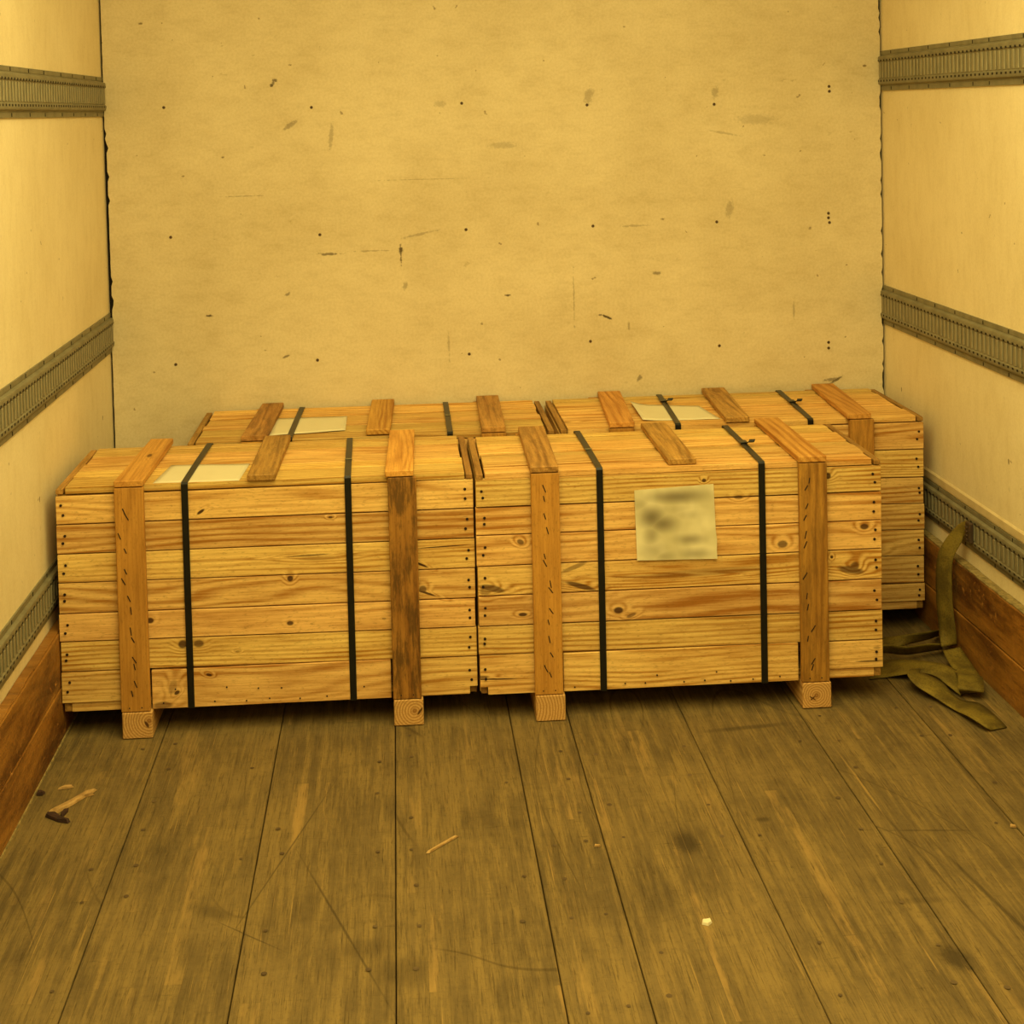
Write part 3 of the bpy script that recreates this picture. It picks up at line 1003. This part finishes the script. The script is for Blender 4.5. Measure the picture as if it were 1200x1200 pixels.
ribbon('shaded_length', [((2.120, -.560, .006), (2.150, -.500, .016)), ((2.195, -.572, .010), (2.213, -.528, .030)), ((2.257, -.563, .020), (2.256, -.567, .050)), ((2.322, -.536, .020), (2.306, -.571, .055)), ((2.366, -.500, .015), (2.350, -.550, .05))], web)
M_hook = flat('strap_fitting', (96, 78, 62), .45, .6, var=.4)
bm = bmesh.new()
add_box(bm, 2.374, 2.3855, -.700, -.672, .338, .392, .002)
for i in range(4):
    add_box(bm, 2.370, 2.3775, -.690, -.676, .343 + i * .011, .348 + i * .011, .001)
h = finish(bm, 'end_fitting', M_hook, web)
h['label'] = 'metal end fitting hooked into the rail slot'

# ------------------------------------------------------------------ debris on the floor
M_chip = flat('splinter_wood', (178, 142, 88), .75, var=.7, scale=60, c2=(130, 98, 54), spec=.2)
M_chipd = flat('dark_bark', (58, 34, 20), .8, var=.5)


def shard(name, pts, mat, label, th=.003, cat='debris', z=.0012):
    """irregular sliver with thickness from an outline on the floor"""
    cx = sum(p[0] for p in pts) / len(pts)
    cy = sum(p[1] for p in pts) / len(pts)
    bm = bmesh.new()
    lo = [bm.verts.new((p[0] - cx, p[1] - cy, 0)) for p in pts]
    hi = [bm.verts.new(((p[0] - cx) * .86, (p[1] - cy) * .86, th * (1 + .3 * math.sin(i * 2.1)))) for i, p in enumerate(pts)]
    bm.faces.new(lo)
    n = len(pts)
    top = bm.verts.new((0, 0, th * 1.2))
    for i in range(n):
        bm.faces.new((lo[i], lo[(i + 1) % n], hi[(i + 1) % n], hi[i]))
        bm.faces.new((hi[i], hi[(i + 1) % n], top))
    o = finish(bm, name, mat)
    o.location = (cx, cy, z)
    tag(o, label, cat)
    return o


shard('wood_splinter', [(.080, -1.236), (.098, -1.246), (.128, -1.205), (.150, -1.170), (.168, -1.160), (.162, -1.152), (.169, -1.136), (.150, -1.146), (.118, -1.185)], M_chip,
      'long pale wood splinter on the floor near the left kick plank', .006)
shard('bark_piece', [(.079, -1.238), (.099, -1.243), (.120, -1.262), (.141, -1.278), (.136, -1.284), (.114, -1.276), (.080, -1.250)], M_chipd, 'dark bark piece touching the lower tip of the long splinter', .007)
shard('bark_piece', [(.118, -1.262), (.126, -1.232), (.124, -1.218), (.115, -1.224), (.112, -1.245)], M_chipd, 'small dark bark crumb between the long splinter and the bark piece', .004)
shard('wood_chip', [(.078, -1.127), (.094, -1.126), (.113, -1.119), (.108, -1.112), (.092, -1.114), (.080, -1.120)], M_chip, 'small pale wood chip just behind the long splinter', .004)
shard('wood_splinter', [(.904, -1.487), (.912, -1.487), (.944, -1.456), (.976, -1.426), (.971, -1.424), (.938, -1.451)], M_chip, 'thin pale wood sliver lying in the middle of the floor', .0035)
shard('paper_scrap', [(1.409, -1.790), (1.420, -1.796), (1.429, -1.786), (1.428, -1.776), (1.419, -1.780), (1.413, -1.776)], M_paper, 'tiny white paper scrap on the floor right of the middle', .004)
shard('wood_chip', [(1.250, -1.497), (1.262, -1.498), (1.264, -1.492), (1.252, -1.490)], M_chip, 'tiny pale chip beside a floor joint in front of the labelled crate', .003)
shard('bark_piece', [(.0365, -1.150), (.050, -1.150), (.054, -1.140), (.044, -1.134), (.0365, -1.138)], M_chipd, 'dark crumb against the foot of the left kick plank', .006)
shard('wood_chip', [(2.120, -1.508), (2.132, -1.512), (2.134, -1.502), (2.124, -1.499)], M_chip, 'tiny pale chip on the floor near the right edge of the photo', .003)
